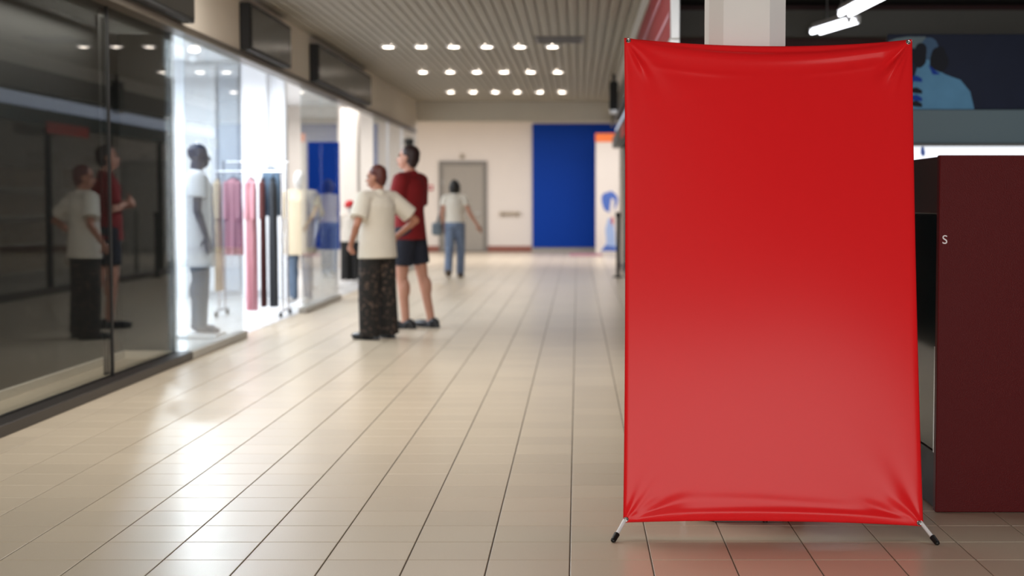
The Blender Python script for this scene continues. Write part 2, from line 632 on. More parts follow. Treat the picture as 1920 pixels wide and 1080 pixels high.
def glazing(name, ya, yb, joints, gm, kerb, ztop=ZT - .01, xg=XG):
    g = structroot(name, (xg, ya, 0))
    MB().cham(xg - .05, XG + .045, ya, yb, 0, .07, .006).build('kerb', kerb, g)
    ys = [ya] + list(joints) + [yb]
    for i in range(len(ys) - 1):
        MB().box(xg - .005, xg + .005, ys[i] + .004, ys[i + 1] - .004, .07, ztop).build('pane', gm, g)
    return g


XW = -3.35
g1 = glazing('window_1', -4.3, 12.85, (3.6, 7.2, 11.02), M['darkglass'], M['kerbdark'], xg=XW)
MB().box(XW + .006, XG + .005, 12.845, 12.855, .07, ZT - .01).build('return_pane', M['glass'], g1)
MB().box(XW - .010, XW + .012, 11.005, 11.035, .07, ZT - .01).build('joint_bar', M['black'], g1)
MB().box(XW - .004, XW + .004, 7.195, 7.205, .07, ZT - .01).build('joint_bar', M['black'], g1)
MB().box(XW - .08, XW - .06, 11.08, 11.16, .07, ZT - .01).build('mullion', M['dark'], g1)  # dark strip standing in for the reflection of a bar, no real mullion
g2 = glazing('window_2', 12.86, 15.0, (13.7,), M['glass'], M['kerbgrey'])
g3 = glazing('window_3', 18.25, 21.0, (19.7,), M['glass'], M['kerbgrey'])
g4 = glazing('window_4', 24.7, 30.88, (26.6, 28.7), M['glass'], M['kerbgrey'])
for y in (26.6, 28.7):
    MB().box(XG - .03, XG + .012, y - .02, y + .02, .07, ZT).build('mullion', M['alu'], g4)

# shallow dark show window behind the first glazing
XD = -3.82
struct('wall_show_window', MB().box(XD - .06, XD, -10, 12.93, 0, 3.0), M['dark'])
struct('wall_show_window_end', MB().box(XD, -3.40, 12.87, 12.93, 0, 3.0), M['dark'])
struct('wall_show_window_shopside', MB().box(XD - .06, -3.395, 12.932, 12.97, 0, 3.26), M['shopwhite'])
struct('floor_show_window', MB().box(XD, XW - .05, -4.3, 12.87, -.06, .012), M['windowfloor'])
sk = MB().box(XD, XD + .03, -10, 12.87, .012, .075).box(XD + .03, -3.402, 12.84, 12.87, .012, .075)
struct('baseboard_show_window', sk, M['fascia'])
struct('ceiling_show_window', MB().box(XD, XG - .05, -10, 12.87, 2.72, 2.8), M['dark'])

# bright clothes shop
struct('floor_left_shop', MB().box(-10.4, XG - .051, 12.97, 30.9, -.06, .004), M['shopfloor'])
struct('wall_shop_rear', MB().box(-6.1, -6.0, 12.97, 30.9, 0, 3.26), M['shopwhite'])
we = struct('wall_shop_end', MB().box(-6.0, -4.15, 21.2, 21.3, 0, 3.26), M['shopwhite'])
M['panelgrey'] = mat('pale_blue_grey_panel', (205, 212, 222), .5)
for (ua, ub, mm) in ((345, 404, 'shopwhite'), (409, 446, 'panelgrey'), (453, 500, 'shopwhite')):
    xa, xb = at(ua, 200, 21.1).x, at(ub, 200, 21.1).x
    MB().cham(xa, xb, 21.12, 21.2, .1, 3.2, .01).build('wall_panel', M[mm], we)
e = struct('trim_3', MB().cham(-4.15, -4.0, 21.16, 21.34, 0, 3.26, .015), M['shopwhite'])
# white column standing free in the far shop
q0, q1 = at(638, 300, 27), at(671, 300, 27)
e = thing('shop_column', ((q0.x + q1.x) / 2, 27.15, 0), 'white square column inside the far left shop behind its glass', 'column')
MB().cham(q0.x, q1.x, 27, 27.3, .12, 3.26, .02).build('shaft', M['white'], e)
MB().cham(q0.x - .02, q1.x + .02, 26.98, 27.32, 0.004, .12, .01).build('plinth', M['kerbgrey'], e)
q0, q1 = at(577, 266, 23.4), at(637, 468, 23.4)
e = thing('blue_screen', ((q0.x + q1.x) / 2, 23.4, 0), 'deep blue display screen on thin legs behind the left shop glass', 'screen')
MB().cham(q0.x, q1.x, 23.4, 23.46, q1.z, q0.z, .01).build('board', M['blue'], e)
for x in (q0.x + .05, q1.x - .05):
    lg = MB().cone((x, 23.43, .03), (x, 23.43, q1.z), .015, .015).build('leg', M['alu'], e)
    MB().cham(x - .03, x + .03, 23.2, 23.66, .004, .03, .006).build('foot', M['alu'], lg)
# round spot lamp in the bright shop
q = at(364, 92, 18.36)
e = thing('shop_spotlight', (q.x, q.y, 3.24), 'glowing white spot lamp under the ceiling of the bright clothes shop', 'lamp')
MB().cone((q.x, q.y, 3.249), (q.x, q.y, q.z + .06), .015, .015).build('stem', M['whitemetal'], e)
MB().cone((q.x, q.y, q.z + .09), (q.x, q.y, q.z - .01), .05, .075).build('housing', M['whitemetal'], e, True)
MB().ell((q.x, q.y, q.z - .01), (.065, .065, .025)).build('bulb', M['downlight'], e, True)
l_ = bpy.data.lights.new('shop_spot_lamp', 'SPOT')
l_.energy = 200
l_.color = (.90, .95, 1)
l_.spot_size = math.radians(75)
l_.spot_blend = .5
l_.shadow_soft_size = .04
lo_ = bpy.data.objects.new('shop_spot_lamp', l_)
COL.objects.link(lo_)
lo_.location = (q.x, q.y, q.z - .12)
lo_.rotation_euler = (Vector((-1.9, 9.3, 0)) - lo_.location).to_track_quat('-Z', 'Y').to_euler()
# small camera at the far end of the left fascia
q = at(768, 268, 29.9)
e = thing('security_camera', (q.x, 29.9, q.z + .3), 'small dark dome camera under the far end of left fascia', 'camera')
MB().cone((q.x, 29.9, q.z + .08), (q.x - .12, 29.9, ZT - .02), .015, .015).build('bracket', M['doorframe'], e)
MB().cone((q.x, 29.9, q.z + .08), (q.x, 29.9, q.z + .0), .08, .085).build('housing', M['dark'], e, True)
MB().ell((q.x, 29.9, q.z), (.075, .075, .075)).build('dome', M['blackgloss'], e, True)

# ------------------------------------------------------------------ downlights in the ceiling, three rows of six
ROWS = ((84, 'nearest row', [728, 790, 851, 913, 975, 1036]), (132, 'middle row', [793, 844, 894, 945, 995, 1046]), (170, 'farthest row', [845, 887, 929, 970, 1012, 1054]))
ORD = ('first', 'second', 'third', 'fourth', 'fifth', 'last')
proto = None
for v, rn, us in ROWS:
    yy = (ZC - HC) / math.tan(math.atan((540 - v) / F) - PITCH)
    for k, u in enumerate(us):
        x = at(u, v, yy).x
        lab = 'round glowing downlight, %s from the left in the %s of the ceiling' % (ORD[k], rn)
        if proto is None:
            proto = thing('downlight', (x, yy, ZC - .012), lab, 'ceiling light', 'downlights in the slat ceiling')
            n = 24
            ring = MB()
            rr = []
            for r_, z_ in ((.075, 0), (.105, 0), (.105, -.012), (.078, -.02), (.075, 0)):
                rr.append([(x + r_ * math.cos(2 * PI * i / n), yy + r_ * math.sin(2 * PI * i / n), ZC - .013 + z_) for i in range(n)])
            ring.loft(rr, cap=False)
            ring.build('trim_ring', M['whitemetal'], proto, True)
            MB().ell((x, yy, ZC - .016), (.076, .076, .022)).build('lens', M['downlight'], proto, True)
            px, py = x, yy
            l = bpy.data.lights.new('downlight_lamp', 'SPOT')
            l.energy = 20
            l.color = (1, .95, .88)
            l.spot_size = math.radians(130)
            l.spot_blend = .6
            l.shadow_soft_size = .08
        else:
            dup(proto, (x - px, yy - py, 0), lab)
        lo = bpy.data.objects.new('downlight_lamp', l)
        COL.objects.link(lo)
        lo.location = (x, yy, ZC - .06)

# ceiling vent
ya = (ZC - HC) / math.tan(math.atan((540 - 66) / F) - PITCH)
yb = (ZC - HC) / math.tan(math.atan((540 - 77) / F) - PITCH)
xa, xb = at(1002, 70, ya).x, at(1094, 70, ya).x
e = thing('ceiling_vent', ((xa + xb) / 2, (ya + yb) / 2, ZC - .02), 'grey rectangular air grille in slat ceiling beside nearest downlight row', 'vent')
M['vent'] = mat('vent_grey', (96, 92, 92), .5)
MB().box(xa, xb, ya, ya + .05, ZC - .03, ZC - .0125).box(xa, xb, yb - .05, yb, ZC - .03, ZC - .0125).box(xa, xa + .04, ya + .05, yb - .05, ZC - .03, ZC - .0125).box(xb - .04, xb, ya + .05, yb - .05, ZC - .03, ZC - .0125).build('frame', M['vent'], e)
ns = 7
for k in range(ns):
    y = ya + .08 + (yb - ya - .16) * k / (ns - 1)
    MB().box(xa + .04, xb - .04, y - .012, y + .025, ZC - .024, ZC - .014).build('louvre', M['vent'], e)

# ------------------------------------------------------------------ right side: fascia, far shop front, dark store
XR = .67
wr = struct('wall_right', MB().box(XR, XR + .035, 10.72, 31.1, 2.84, ZC + .02), M['fascia2'])
MB().cham(XR - .03, XR, 10.72, 17.2, 2.46, 3.10, .006).build('sign_board', M['redfascia'], wr)
MB().box(XR - .03, XR, 10.72, 31.08, 3.14, ZC - .014).build('top_trim', M['paletrim'], wr)
for za, zb in ((2.60, 2.64), (2.86, 2.90)):
    MB().box(XR - .036, XR - .029, 10.76, 17.1, za, zb).build('rose_stripe', M['mat'], wr)
MB().cham(XR - .03, XR + .035, 10.64, 10.70, 2.44, ZC - .014, .006).build('end_post', M['alu'], wr)
MB().box(XR - .03, XR + .035, 10.71, 17.2, 2.41, 2.455).build('bottom_rail', M['alu'], wr)
MB().box(XR + .10, XR + .2, 17.25, 31.05, 2.63, 2.80).build('light_panel', M['coldlight'], wr)
MB().box(XR + .03, XR + .2, 17.25, 31.08, 2.41, 2.60).build('teal_board', M['teal'], wr)
MB().box(XR - .02, XR + .0, 21.4, 23.2, 2.28, 2.44).build('red_board', M['red'], wr)
MB().box(XR + .0, XR + .22, 17.2, 17.25, 2.41, 2.84).build('end_cheek', M['black'], wr)
gr = structroot('window_5', (XR + .22, 16.3, 0))
ys = [16.3, 19.2, 22.1, 25.0, 28.0, 31.08]
MB().cham(XR + .18, XR + .27, 16.3, 31.08, 0, .1, .006).build('kerb', M['kerbdark'], gr)
for i in range(5):
    MB().box(XR + .218, XR + .23, ys[i] + .03, ys[i + 1] - .03, .1, 2.40).build('pane', M['glass'], gr)
for y in ys:
    MB().box(XR + .18, XR + .26, y - .03, y + .03, .1, 2.40).build('mullion', M['black'], gr)
struct('wall_right_shop_rear', MB().box(4.0, 4.1, 16.5, 31.1, 0, 3.38), M['fascia'])
struct('wall_right_end', MB().box(.85, 7, 30.9, 31.1, 0, 3.38), M['white'])
struct('wall_far_right', MB().box(6.7, 6.9, -10.5, YB, 0, 3.7), M['dark'])
struct('wall_far_left', MB().box(-10.5, -10.4, 31.1, YB, 0, 3.7), M['white'])
struct('wall_behind', MB().box(-3.3, 6.9, -4.6, -4.4, 0, 3.5), M['bulk'])

M['goods'] = mat('mixed_goods', (150, 122, 84), .7, var=.6, vscale=6)
for k in range(4):
    ysh = 18.2 + 3.0 * k
    e = thing('shelf_unit', (2.6, ysh + 1.2, 0), ('first', 'second', 'third', 'fourth')[k] + ' shelf unit of boxed goods behind right shop front, counted from the banner', 'shelf', 'shelf units in the right shop')
    for yy_ in (ysh, ysh + 2.4):
        MB().cham(2.4, 2.8, yy_ - .02, yy_ + .02, .004, 2.2, .004).build('side_panel', M['beige'], e)
    g_ = MB()
    for zsh in (.15, .62, 1.08, 1.54, 2.0):
        MB().box(2.4, 2.8, ysh + .021, ysh + 2.379, zsh, zsh + .03).build('shelf_board', M['beige'], e)
        yb_ = ysh + .06
        while zsh < 1.9 and yb_ < ysh + 2.15:
            wd_ = random.uniform(.12, .22)
            g_.box(2.42, 2.7, yb_, yb_ + wd_, zsh + .031, zsh + random.uniform(.2, .4))
            yb_ += wd_ + .02
    g_.build('goods', M['goods'], e)['kind'] = 'stuff'

# hanging black box sign on the right fascia
c0, c1 = at(1143, 136, 24.3), at(1168, 206, 24.3)
e = thing('hanging_sign', (XR - .12, 24.35, c1.z), 'black box sign hanging under the ceiling before the right fascia', 'sign')
MB().cham(c0.x, XR - .035, 24.3, 24.55, c1.z, 3.22, .01).build('casing', M['black'], e)
MB().cone((c0.x + .06, 24.42, 3.22), (c0.x + .06, 24.42, ZC - .013), .012, .012).build('rod', M['black'], e)
MB().cone((XR - .08, 24.42, 3.22), (XR - .08, 24.42, ZC - .013), .012, .012).build('rod', M['black'], e)
MB().box(c0.x + .01, XR - .045, 24.31, 24.54, c1.z - .05, c1.z).build('lower_rail', M['alu'], e)

# black barrier post at the foot of the right shop front
q = at(1165, 520, 27.05)
e = thing('barrier_post', (q.x - .06, 27.05, 0), 'slim black barrier post beside left edge of the red banner', 'post')
MB().cone((q.x - .06, 27.05, 0), (q.x - .06, 27.05, .03), .10, .08, 20).build('base', M['black'], e, True)
MB().cone((q.x - .06, 27.05, .03), (q.x - .06, 27.05, 1.08), .032, .032).build('pole', M['black'], e, True)
MB().cone((q.x - .06, 27.05, 1.06), (q.x - .06, 27.05, 1.15), .045, .045).build('head', M['black'], e, True)

# dark store behind the pillar
struct('trim_4', MB().box(.87, 6.7, 16.0, 16.2, 3.03, 3.30), M['storebeam'])
sw_ = struct('store_display_board', MB().cham(.90, .96, 6.78, 10.6, .45, 2.0, .006), M['blackgloss'])  # unseen display board on legs, added to darken the kiosk side's reflection
for y in (6.95, 8.7, 10.4):
    MB().box(.915, .945, y - .015, y + .015, 0.001, .45).build('leg', M['alu'], sw_)
struct('wall_store_back', MB().box(.87, 6.7, 16.25, 16.4, 0, 3.38), M['storered'])
for i, (pa, pb) in enumerate((((1530, 61), (1600, 40)), ((1584, 27), (1652, -8)))):
    zt = 3.03
    ends = []
    for u, v in (pa, pb):
        y = (zt - HC) / math.tan(math.atan((540 - v) / F) - PITCH)
        ends.append(at(u, v, y))
    A, B = ends
    d = (B - A).normalized()
    sd = d.cross(Vector((0, 0, 1))).normalized()
    mid = (A + B) / 2
    lab = ('bare twin tube ceiling lamp in the dark store, the farther one', 'bare twin tube ceiling lamp in the dark store, cut by the top edge')[i]
    e = thing('tube_lamp', (mid.x, mid.y, zt), lab, 'ceiling light', 'tube lamps in the dark store')
    up = Vector((0, 0, 1))
    hs = MB()
    rings = []
    for P_ in (A + d * .02, B - d * .02):
        rings.append([P_ - sd * .075 + up * .03, P_ + sd * .075 + up * .03, P_ + sd * .05 + up * .085, P_ - sd * .05 + up * .085])
    hs.loft(rings)
    hs.build('reflector', M['whitemetal'], e)
    for s in (-1, 1):
        MB().cone(A + sd * (.045 * s), B + sd * (.045 * s), .02, .02, 12).build('tube', M['tube'], e, True)
        for P_ in (A, B):
            MB().box(P_.x + sd.x * .045 * s - .02, P_.x + sd.x * .045 * s + .02, P_.y - .02, P_.y + .02, zt - .015, zt + .05).build('socket', M['whitemetal'], e)
    for P_ in (A + d * .3, B - d * .3):
        MB().cone(P_ + up * .08, Vector((P_.x, P_.y, ZC + .04)), .006, .006, 8).build('hanger_rod', M['alu'], e)

# display wall with poster, slate board and light strip
YD = 12.0
d0 = at(1664, 64, YD)
e = thing('display_wall', (d0.x + 1, YD + .1, 0), 'display partition with blue poster above slate board, right of the banner', 'display')
xr = d0.x + 1.75
z = [at(1740, v, YD).z for v in (64, 205, 272, 306)]
MB().box(d0.x + .02, xr, YD + .02, YD + .14, .0, z[0]).build('backing', M['storebeam'], e)
po2 = MB().cham(d0.x, xr, YD - .01, YD + .018, z[1], z[0], .004).build('poster', M['posterbg'], e)
MB().prism(outline([(1700, 205), (1712, 150), (1722, 118), (1734, 100), (1748, 104), (1752, 128), (1772, 140), (1800, 150), (1818, 172), (1826, 205)], YD), (YD - .014, YD - .009)).build('printed_torso', M['posterblue'], po2)
MB().prism(outline([(1664, 78), (1680, 72), (1700, 69), (1735, 69), (1738, 86), (1716, 92), (1690, 84), (1668, 86)], YD), (YD - .013, YD - .009)).build('printed_sky', M['greyboard'], po2)
M['posterface'] = mat('poster_slate_blue', (62, 88, 116), .6, spec=.2, var=.2, vscale=5)
MB().prism(blob(1742, 92, 17, 22, YD, 0, wob=.06, seed=1), (YD - .0145, YD - .009)).build('printed_face', M['posterface'], po2)
MB().prism(blob(1724, 104, 14, 22, YD, 0, seed=5), (YD - .016, YD - .009)).build('printed_hair', M['posterdark'], po2)
MB().prism(blob(1760, 112, 16, 26, YD, 0, seed=8), (YD - .0165, YD - .009)).build('printed_hair_right', M['posterdark'], po2)  # dark hair on the right of the printed neck
for i, (v, w_) in enumerate(((150, 9), (172, 12), (186, 12), (197, 12))):
    MB().prism(outline([(1706, v - 6), (1718, v - 8), (1728, v - 2), (1728, v + 4), (1716, v + 3), (1706, v + 1)], YD), (YD - .0175 - i * .0003, YD - .009)).build('printed_stripe', M['postermid' if i % 2 == 0 else 'posterdark'], po2)
MB().prism(outline([(1740, 122), (1752, 132), (1762, 140), (1748, 140)], YD), (YD - .0185, YD - .009)).build('printed_collar', M['postermid'], po2)
MB().cham(d0.x, xr, YD - .03, YD + .018, z[2] + .012, z[1] - .004, .004).build('slate_board', M['greyboard'], e)
MB().cham(d0.x, xr, YD - .06, YD + .018, z[2] - .006, z[2] + .010, .003).build('shelf_edge', M['storebeam'], e)
MB().cham(d0.x, xr, YD - .02, YD + .018, z[3] - .35, z[2] - .008, .004).build('light_panel', M['posterwhite'], e)
MB().prism(blob(1729, 284, 4, 9, YD, 0, seed=2), (YD - .024, YD - .019)).build('printed_mark', M['print_blue'], e)

# kiosk with dark red front and glossy black side
XK, YK = 1.520, 6.47
zk = at(1760, 291, YK).z
e = thing('kiosk', (XK + .5, YK + 1, 0), 'dark red kiosk cabinet with glossy black side, right of the banner', 'cabinet')
MB().cham(XK, XK + 1.1, YK, YK + .045, 0.003, zk, .003).build('front_panel', M['darkred'], e)
ye = YK + 1.9
z1 = at(1759, 402, YK + .05).z
z2 = at(1757, 850, YK + .05).z
XS = XK + .012
MB().cham(XS, XS + 1.05, YK + .046, ye, z1 + .002, zk - .004, .003).build('upper_panel', M['brownwood'], e)
MB().cham(XS + .004, XS + 1.05, YK + .046, ye, z2 + .002, z1 - .002, .003).build('side_panel', M['tealglass'], e)
MB().cham(XS + .002, XS + 1.05, YK + .046, ye, 0.003, z2 - .001, .003).build('base_board', M['basebrown'], e)
MB().box(XS - .006, XS + .004, YK + .06, YK + .085, z2, at(1755, 653, YK).z).build('edge_strip', M['alu'], e)
tcu = bpy.data.curves.new('letter', 'FONT')
tcu.body = 'S'
tcu.size = .052
tcu.extrude = .0015
to = bpy.data.objects.new('letter_tmp', tcu)
COL.objects.link(to)
dg = bpy.context.evaluated_depsgraph_get()
lm = bpy.data.meshes.new_from_object(to.evaluated_get(dg))
bpy.data.objects.remove(to)
lm.materials.clear()
lm.materials.append(M['whitemetal'])
lo = bpy.data.objects.new('letter', lm)
COL.objects.link(lo)
q = at(1766, 457, YK)
lo.parent = e
lo.rotation_euler = (PI / 2, 0, 0)
lo.location = Vector((q.x, YK - .0005, q.z)) - e.location

# white pillar
pe = thing('pillar', (.695, 6.53, 0), 'square white pillar with chamfered corners rising behind the red banner', 'pillar')
xl, xr_, yf, yk = .545, .865, 6.37, 6.70


def octo(z, g=0, cl=.055, cr=.075):
    return [(xl + cl, yf - g, z), (xr_ - cr, yf - g, z), (xr_ + g, yf + cr, z), (xr_ + g, yk - cr, z), (xr_ - cr, yk + g, z), (xl + cl, yk + g, z), (xl - g, yk - cl, z), (xl - g, yf + cl, z)]


MB().loft([octo(.13), octo(ZC + .03)]).build('shaft', M['pillar'], pe)
MB().loft([octo(0.002, .09, .02, .02), octo(.12, .09, .02, .02), octo(.13, .08, .02, .02)]).build('plinth', M['plinth'], pe)
MB().loft([octo(ZC - .06, .012), octo(ZC - .02, .012)]).build('capital', M['paletrim'], pe)

# ------------------------------------------------------------------ red X banner
M['banner'] = mat('red_vinyl', (224, 32, 36), .2, spec=.085)
TLc, TRc = at(1170.5, 70, 6.27), at(1710.5, 73, 6.25)
BLc, BRc = at(1168.5, 980, 5.98), at(1731.5, 987, 5.94)
be = thing('banner_stand', ((BLc.x + BRc.x) / 2, 6.0, 0), 'large blank red vinyl banner stretched on an X stand, foreground right', 'banner')
up = ((TLc + TRc) / 2 - (BLc + BRc) / 2).normalized()
rt = (BRc - BLc).normalized()
nrm = rt.cross(up).normalized()
if nrm.y > 0:
    nrm = -nrm                       # towards the camera
NU, NV = 150, 220
rb = random.Random(4)


def banner_pt(s, t):
    """s 0..1 left to right, t 0..1 bottom to top"""
    top = TLc.lerp(TRc, s)
    bot = BLc.lerp(BRc, s)
    sag_t = .0285 * (1 - abs(2 * s - 1) ** 2.0)
    sag_b = .013 * (1 - abs(2 * s - 1) ** 2.2)
    top = top - up * sag_t
    bot = bot + up * sag_b
    p = bot.lerp(top, t)
    # sides drawn in slightly
    W_, H_ = 1.17, 1.9
    p = p + rt * ((1 - 2 * s) * .006 * (1 - (2 * t - 1) ** 2))
    x, y = s * W_, t * H_
    d = 0
    corners = ((x, y, 0), (W_ - x, y, 1), (x, H_ - y, 2), (W_ - x, H_ - y, 3))
    for cx, cy, k in corners:
        r = math.hypot(cx, cy) + 1e-6
        a = math.atan2(cy, cx)           # 0 along the horizontal edge, pi/2 along the side
        fall = math.exp(-(r / .19) ** 1.3) * min(1, r / .05)
        d += .0020 * fall * (math.sin(7 * a + k * 1.7) + .6 * math.sin(13 * a + k * 2.3 + .6))
        if k == 2:
            d += .011 * math.exp(-((a - 1.02) / .10) ** 2) * math.exp(-((r - .10) / .06) ** 2)
        if k == 3:
            d += .014 * math.exp(-((a - .98) / .12) ** 2) * math.exp(-((r - .11) / .07) ** 2)
            d -= .011 * math.exp(-((a - .75) / .10) ** 2) * math.exp(-((r - .12) / .06) ** 2)
            d += .006 * math.exp(-((a - 1.2) / .07) ** 2) * math.exp(-((r - .14) / .08) ** 2)
        if k in (0, 1):
            d += .0026 * math.exp(-((a - .72) / .12) ** 2) * math.exp(-((r - .12) / .06) ** 2)
            d -= .0030 * math.exp(-((a - .34) / .10) ** 2) * math.exp(-((r - .17) / .09) ** 2)
    # long soft creases parallel to top and bottom hems
    yt = H_ - y - sag_t
    d += .0085 * math.exp(-((yt - .026) / (.022 + .006 * math.sin(4 * s))) ** 2) * (.18 + .82 * s ** 1.3) * min(1, (1 - s) / .10) * min(1, s / .1)
    d -= .016 * math.exp(-max(yt, 0) / .009) * math.sin(PI * s) ** .4
    d += .0016 * math.exp(-((yt - .078 - .022 * math.sin(2.2 * s + .9)) / .010) ** 2) * math.sin(PI * s) * (1 + math.sin(9 * s))
    yb_ = y - sag_b
    d += .0034 * math.exp(-((yb_ - .020) / .013) ** 2) * math.sin(PI * s) ** .5
    d -= .0016 * math.exp(-((yb_ - .062 - .01 * math.sin(6 * s)) / .022) ** 2) * math.sin(PI * s)
    # hem roll backwards at every edge
    for e_ in (x, W_ - x, H_ - y, y):
        d -= .004 * math.exp(-e_ / .005)
    # broad billow
    d += .012 * math.sin(PI * s) * math.sin(PI * t) * .6
    d += .0012 * math.sin(5 * s + 3.3 * t) * math.sin(4.1 * t + 1.3) * math.sin(PI * s)
    return p + nrm * d


bm_ = MB()
vs = []
for j in range(NV + 1):
    t = j / NV
    t = .5 - .5 * math.cos(PI * t) if False else t
    # finer near the hems
    t = t + .045 * math.sin(2 * PI * t) * -1
    for i in range(NU + 1):
        s = i / NU
        s = s - .045 * math.sin(2 * PI * s)
        vs.append(banner_pt(s, t))
fs = [(j * (NU + 1) + i, j * (NU + 1) + i + 1, (j + 1) * (NU + 1) + i + 1, (j + 1) * (NU + 1) + i) for j in range(NV) for i in range(NU)]
bm_.add(vs, fs)
sheet = bm_.build('banner_sheet', M['banner'], be, 'all')
so = sheet.modifiers.new('thickness', 'SOLIDIFY')
so.thickness = .0016
so.offset = 0


def grommet(u, v, Y, c):
    # ring lying on the sheet
    n = 24
    off = nrm * .004
    mb = MB()
    rings = []
    for r_, h_ in ((.0045, .0), (.0053, .003), (.0074, .0038), (.0095, .0026), (.0102, 0), (.0095, -.001), (.0045, -.001)):
        rings.append([c + off + rt * (r_ * math.cos(2 * PI * i / n)) + up * (r_ * math.sin(2 * PI * i / n)) + nrm * h_ for i in range(n)])
    mb.loft(rings, cap=False)
    g = mb.build('grommet', M['chrome'], be, True)
    MB().ell(c + off + nrm * .003, (.0034, .0034, .0034)).build('pin', M['alu'], g, True)
    MB().cone(c + off - nrm * .001, c + off + nrm * .0006, .005, .005, 16).build('hole', M['black'], g)


def pix(p):
    d = p.y * math.cos(PITCH) + (HC - p.z) * math.sin(PITCH)
    h_ = (p.z - HC) * math.cos(PITCH) + p.y * math.sin(PITCH)
    return U0 + F * p.x / d, 540 - F * h_ / d


pv = [(pix(p), p) for p in vs]
for u, v in ((1177.5, 77.5), (1702.5, 80), (1175, 974.5), (1724.5, 980)):
    c = min(pv, key=lambda q_: (q_[0][0] - u) ** 2 + (q_[0][1] - v) ** 2)[1]
    grommet(u, v, 0, c)
hub = (TLc + TRc + BLc + BRc) / 4 - nrm * .07
MB().cham(hub.x - .05, hub.x + .05, hub.y - .02, hub.y + .03, hub.z - .05, hub.z + .05, .01).build('hub', M['black'], be)
for c in (TLc, TRc):
    d = (hub - c).normalized()
    MB().cone(hub, c + d * .02 - nrm * .012, .008, .006, 12).build('pole', M['alu'], be, True)
for c, fu, fv in ((BLc, 1150, 1017), (BRc, 1757, 1022)):
    a = math.atan((540 - fv) / F) - PITCH
    yf_ = -HC / math.tan(a)
    ft = at(fu, fv, yf_)
    ft.z = .008
    kx = c + (hub - c).normalized() * .03 - nrm * .012
    MB().cone(hub, kx, .008, .0075, 12).build('pole', M['alu'], be, True)
    lg = MB().tube([kx, kx.lerp(ft, .5), ft + (kx - ft).normalized() * .02], .0075, 14).build('leg', M['whitemetal'], be, True)
    dd = (kx - ft).normalized()
    MB().cone(ft, ft + dd * .034, .0105, .0118, 16).ell(ft, (.0105, .0105, .008)).build('rubber_foot', M['rubber'], lg, True)
rear = Vector((hub.x, 6.245, .008))
lg = MB().cone(hub, rear, .008, .0075, 12).build('leg', M['alu'], be, True)
MB().cone(rear, rear + Vector((0, -.001, .034)), .0105, .0118, 16).build('rubber_foot', M['rubber'], lg, True)


# ------------------------------------------------------------------ people
def hand(mb, wr, d, pn, side, curl=.35):
    """palm, four fingers and a thumb; d along the hand, pn palm normal, side +1 when the thumb lies along pn x d"""
    d = Vector(d).normalized()
    pn = Vector(pn)
    pn = (pn - d * pn.dot(d)).normalized()
    ac = pn.cross(d).normalized() * side
    wr = Vector(wr)
    for k in range(4):
        o = ac * (.026 - .0175 * k)
        mb.cap(wr + o * .6 + d * .005, wr + o + d * .085, .014, .0115)
        L = (.066, .076, .07, .054)[k]
        b = wr + o + d * .085
        c1 = curl * (1 + .1 * k)
        d1 = (d * math.cos(c1) + pn * math.sin(c1)).normalized()
        d2 = (d * math.cos(c1 * 2.3) + pn * math.sin(c1 * 2.3)).normalized()
        m_ = b + d1 * (L * .5)
        mb.cap(b, m_, .0098, .009)
        mb.cap(m_, m_ + d2 * (L * .5), .009, .0078)
    b = wr + ac * .024 + d * .022
    t1 = b + (ac * .75 + d * .6 + pn * .25).normalized() * .042
    t2 = t1 + (ac * .25 + d * .85 + pn * .4).normalized() * .034
    mb.cap(b, t1, .0135, .0105)
    mb.cap(t1, t2, .0105, .0085)


def body_mesh(P):
    mb = MB()
    sw = P.get('sw', .175)
    mb.ell((0, 0, .96), (.165, .115, .12)).ell((0, .005, 1.10), (.135, .10, .15)).ell((0, -.005, 1.28), (.162, .112, .17))
    mb.cap((-sw + .03, -.01, 1.40), (sw - .03, -.01, 1.40), .055, .055)
    mb.cone((-.0, -.015, 1.38), (0, .0, 1.50), .075, .05)
    H = Matrix.Rotation(P.get('yaw', 0), 3, 'Z') @ Matrix.Rotation(P.get('nod', 0), 3, 'X')
    hc = Vector((0, .012, 1.60))
    mb.cap((0, -.012, 1.42), hc + H @ Vector((0, -.02, -.08)), .052, .05)

    def h(x, y, z):
        return hc + H @ Vector((x, y, z))
    R = H.to_euler()
    mb.ell(h(0, -.008, .03), (.074, .092, .088), R)
    mb.ell(h(0, .022, -.035), (.060, .070, .082), R)
    mb.ell(h(0, .045, -.085), (.034, .036, .03), R)
    mb.cone(h(0, .078, .012), h(0, .108, -.036), .008, .015, 10)
    mb.ell(h(0, .100, -.036), (.016, .014, .011), R)
    mb.ell(h(0, .088, -.066), (.022, .010, .007), R).ell(h(0, .087, -.077), (.019, .010, .007), R)
    for s in (-1, 1):
        mb.ell(h(s * .074, -.005, -.01), (.011, .02, .032), R)
        mb.ell(h(s * .033, .078, .022), (.022, .012, .008), R)
    for s in ('l', 'r'):
        sh, el, wr = (Vector(p) for p in P[s + '_arm'])
        mb.cap(sh, el, .047, .037)
        mb.cap(el, wr, .037, .025)
        mb.ell(el.lerp(wr, .28), (.039,) * 3)
        hd, pn, sd = P[s + '_hand']
        hand(mb, wr, hd, pn, sd, P.get('curl', .35))
        hp, kn, an = (Vector(p) for p in P[s + '_leg'])
        mb.cap(hp, kn, .085, .056)
        mb.cap(kn, an, .054, .037)
        mb.ell(kn.lerp(an, .3) + Vector((0, -.016, 0)), (.053, .055, .11))
        td = Vector(P[s + '_toe']).normalized()
        mb.cap(an + Vector((0, 0, -.03)) - td * .03, an + td * .15 + Vector((0, 0, -.055)), .036, .026)
        mb.ell(an + td * .09 + Vector((0, 0, -.052)), (.042, .042, .026))
    return mb, h, R


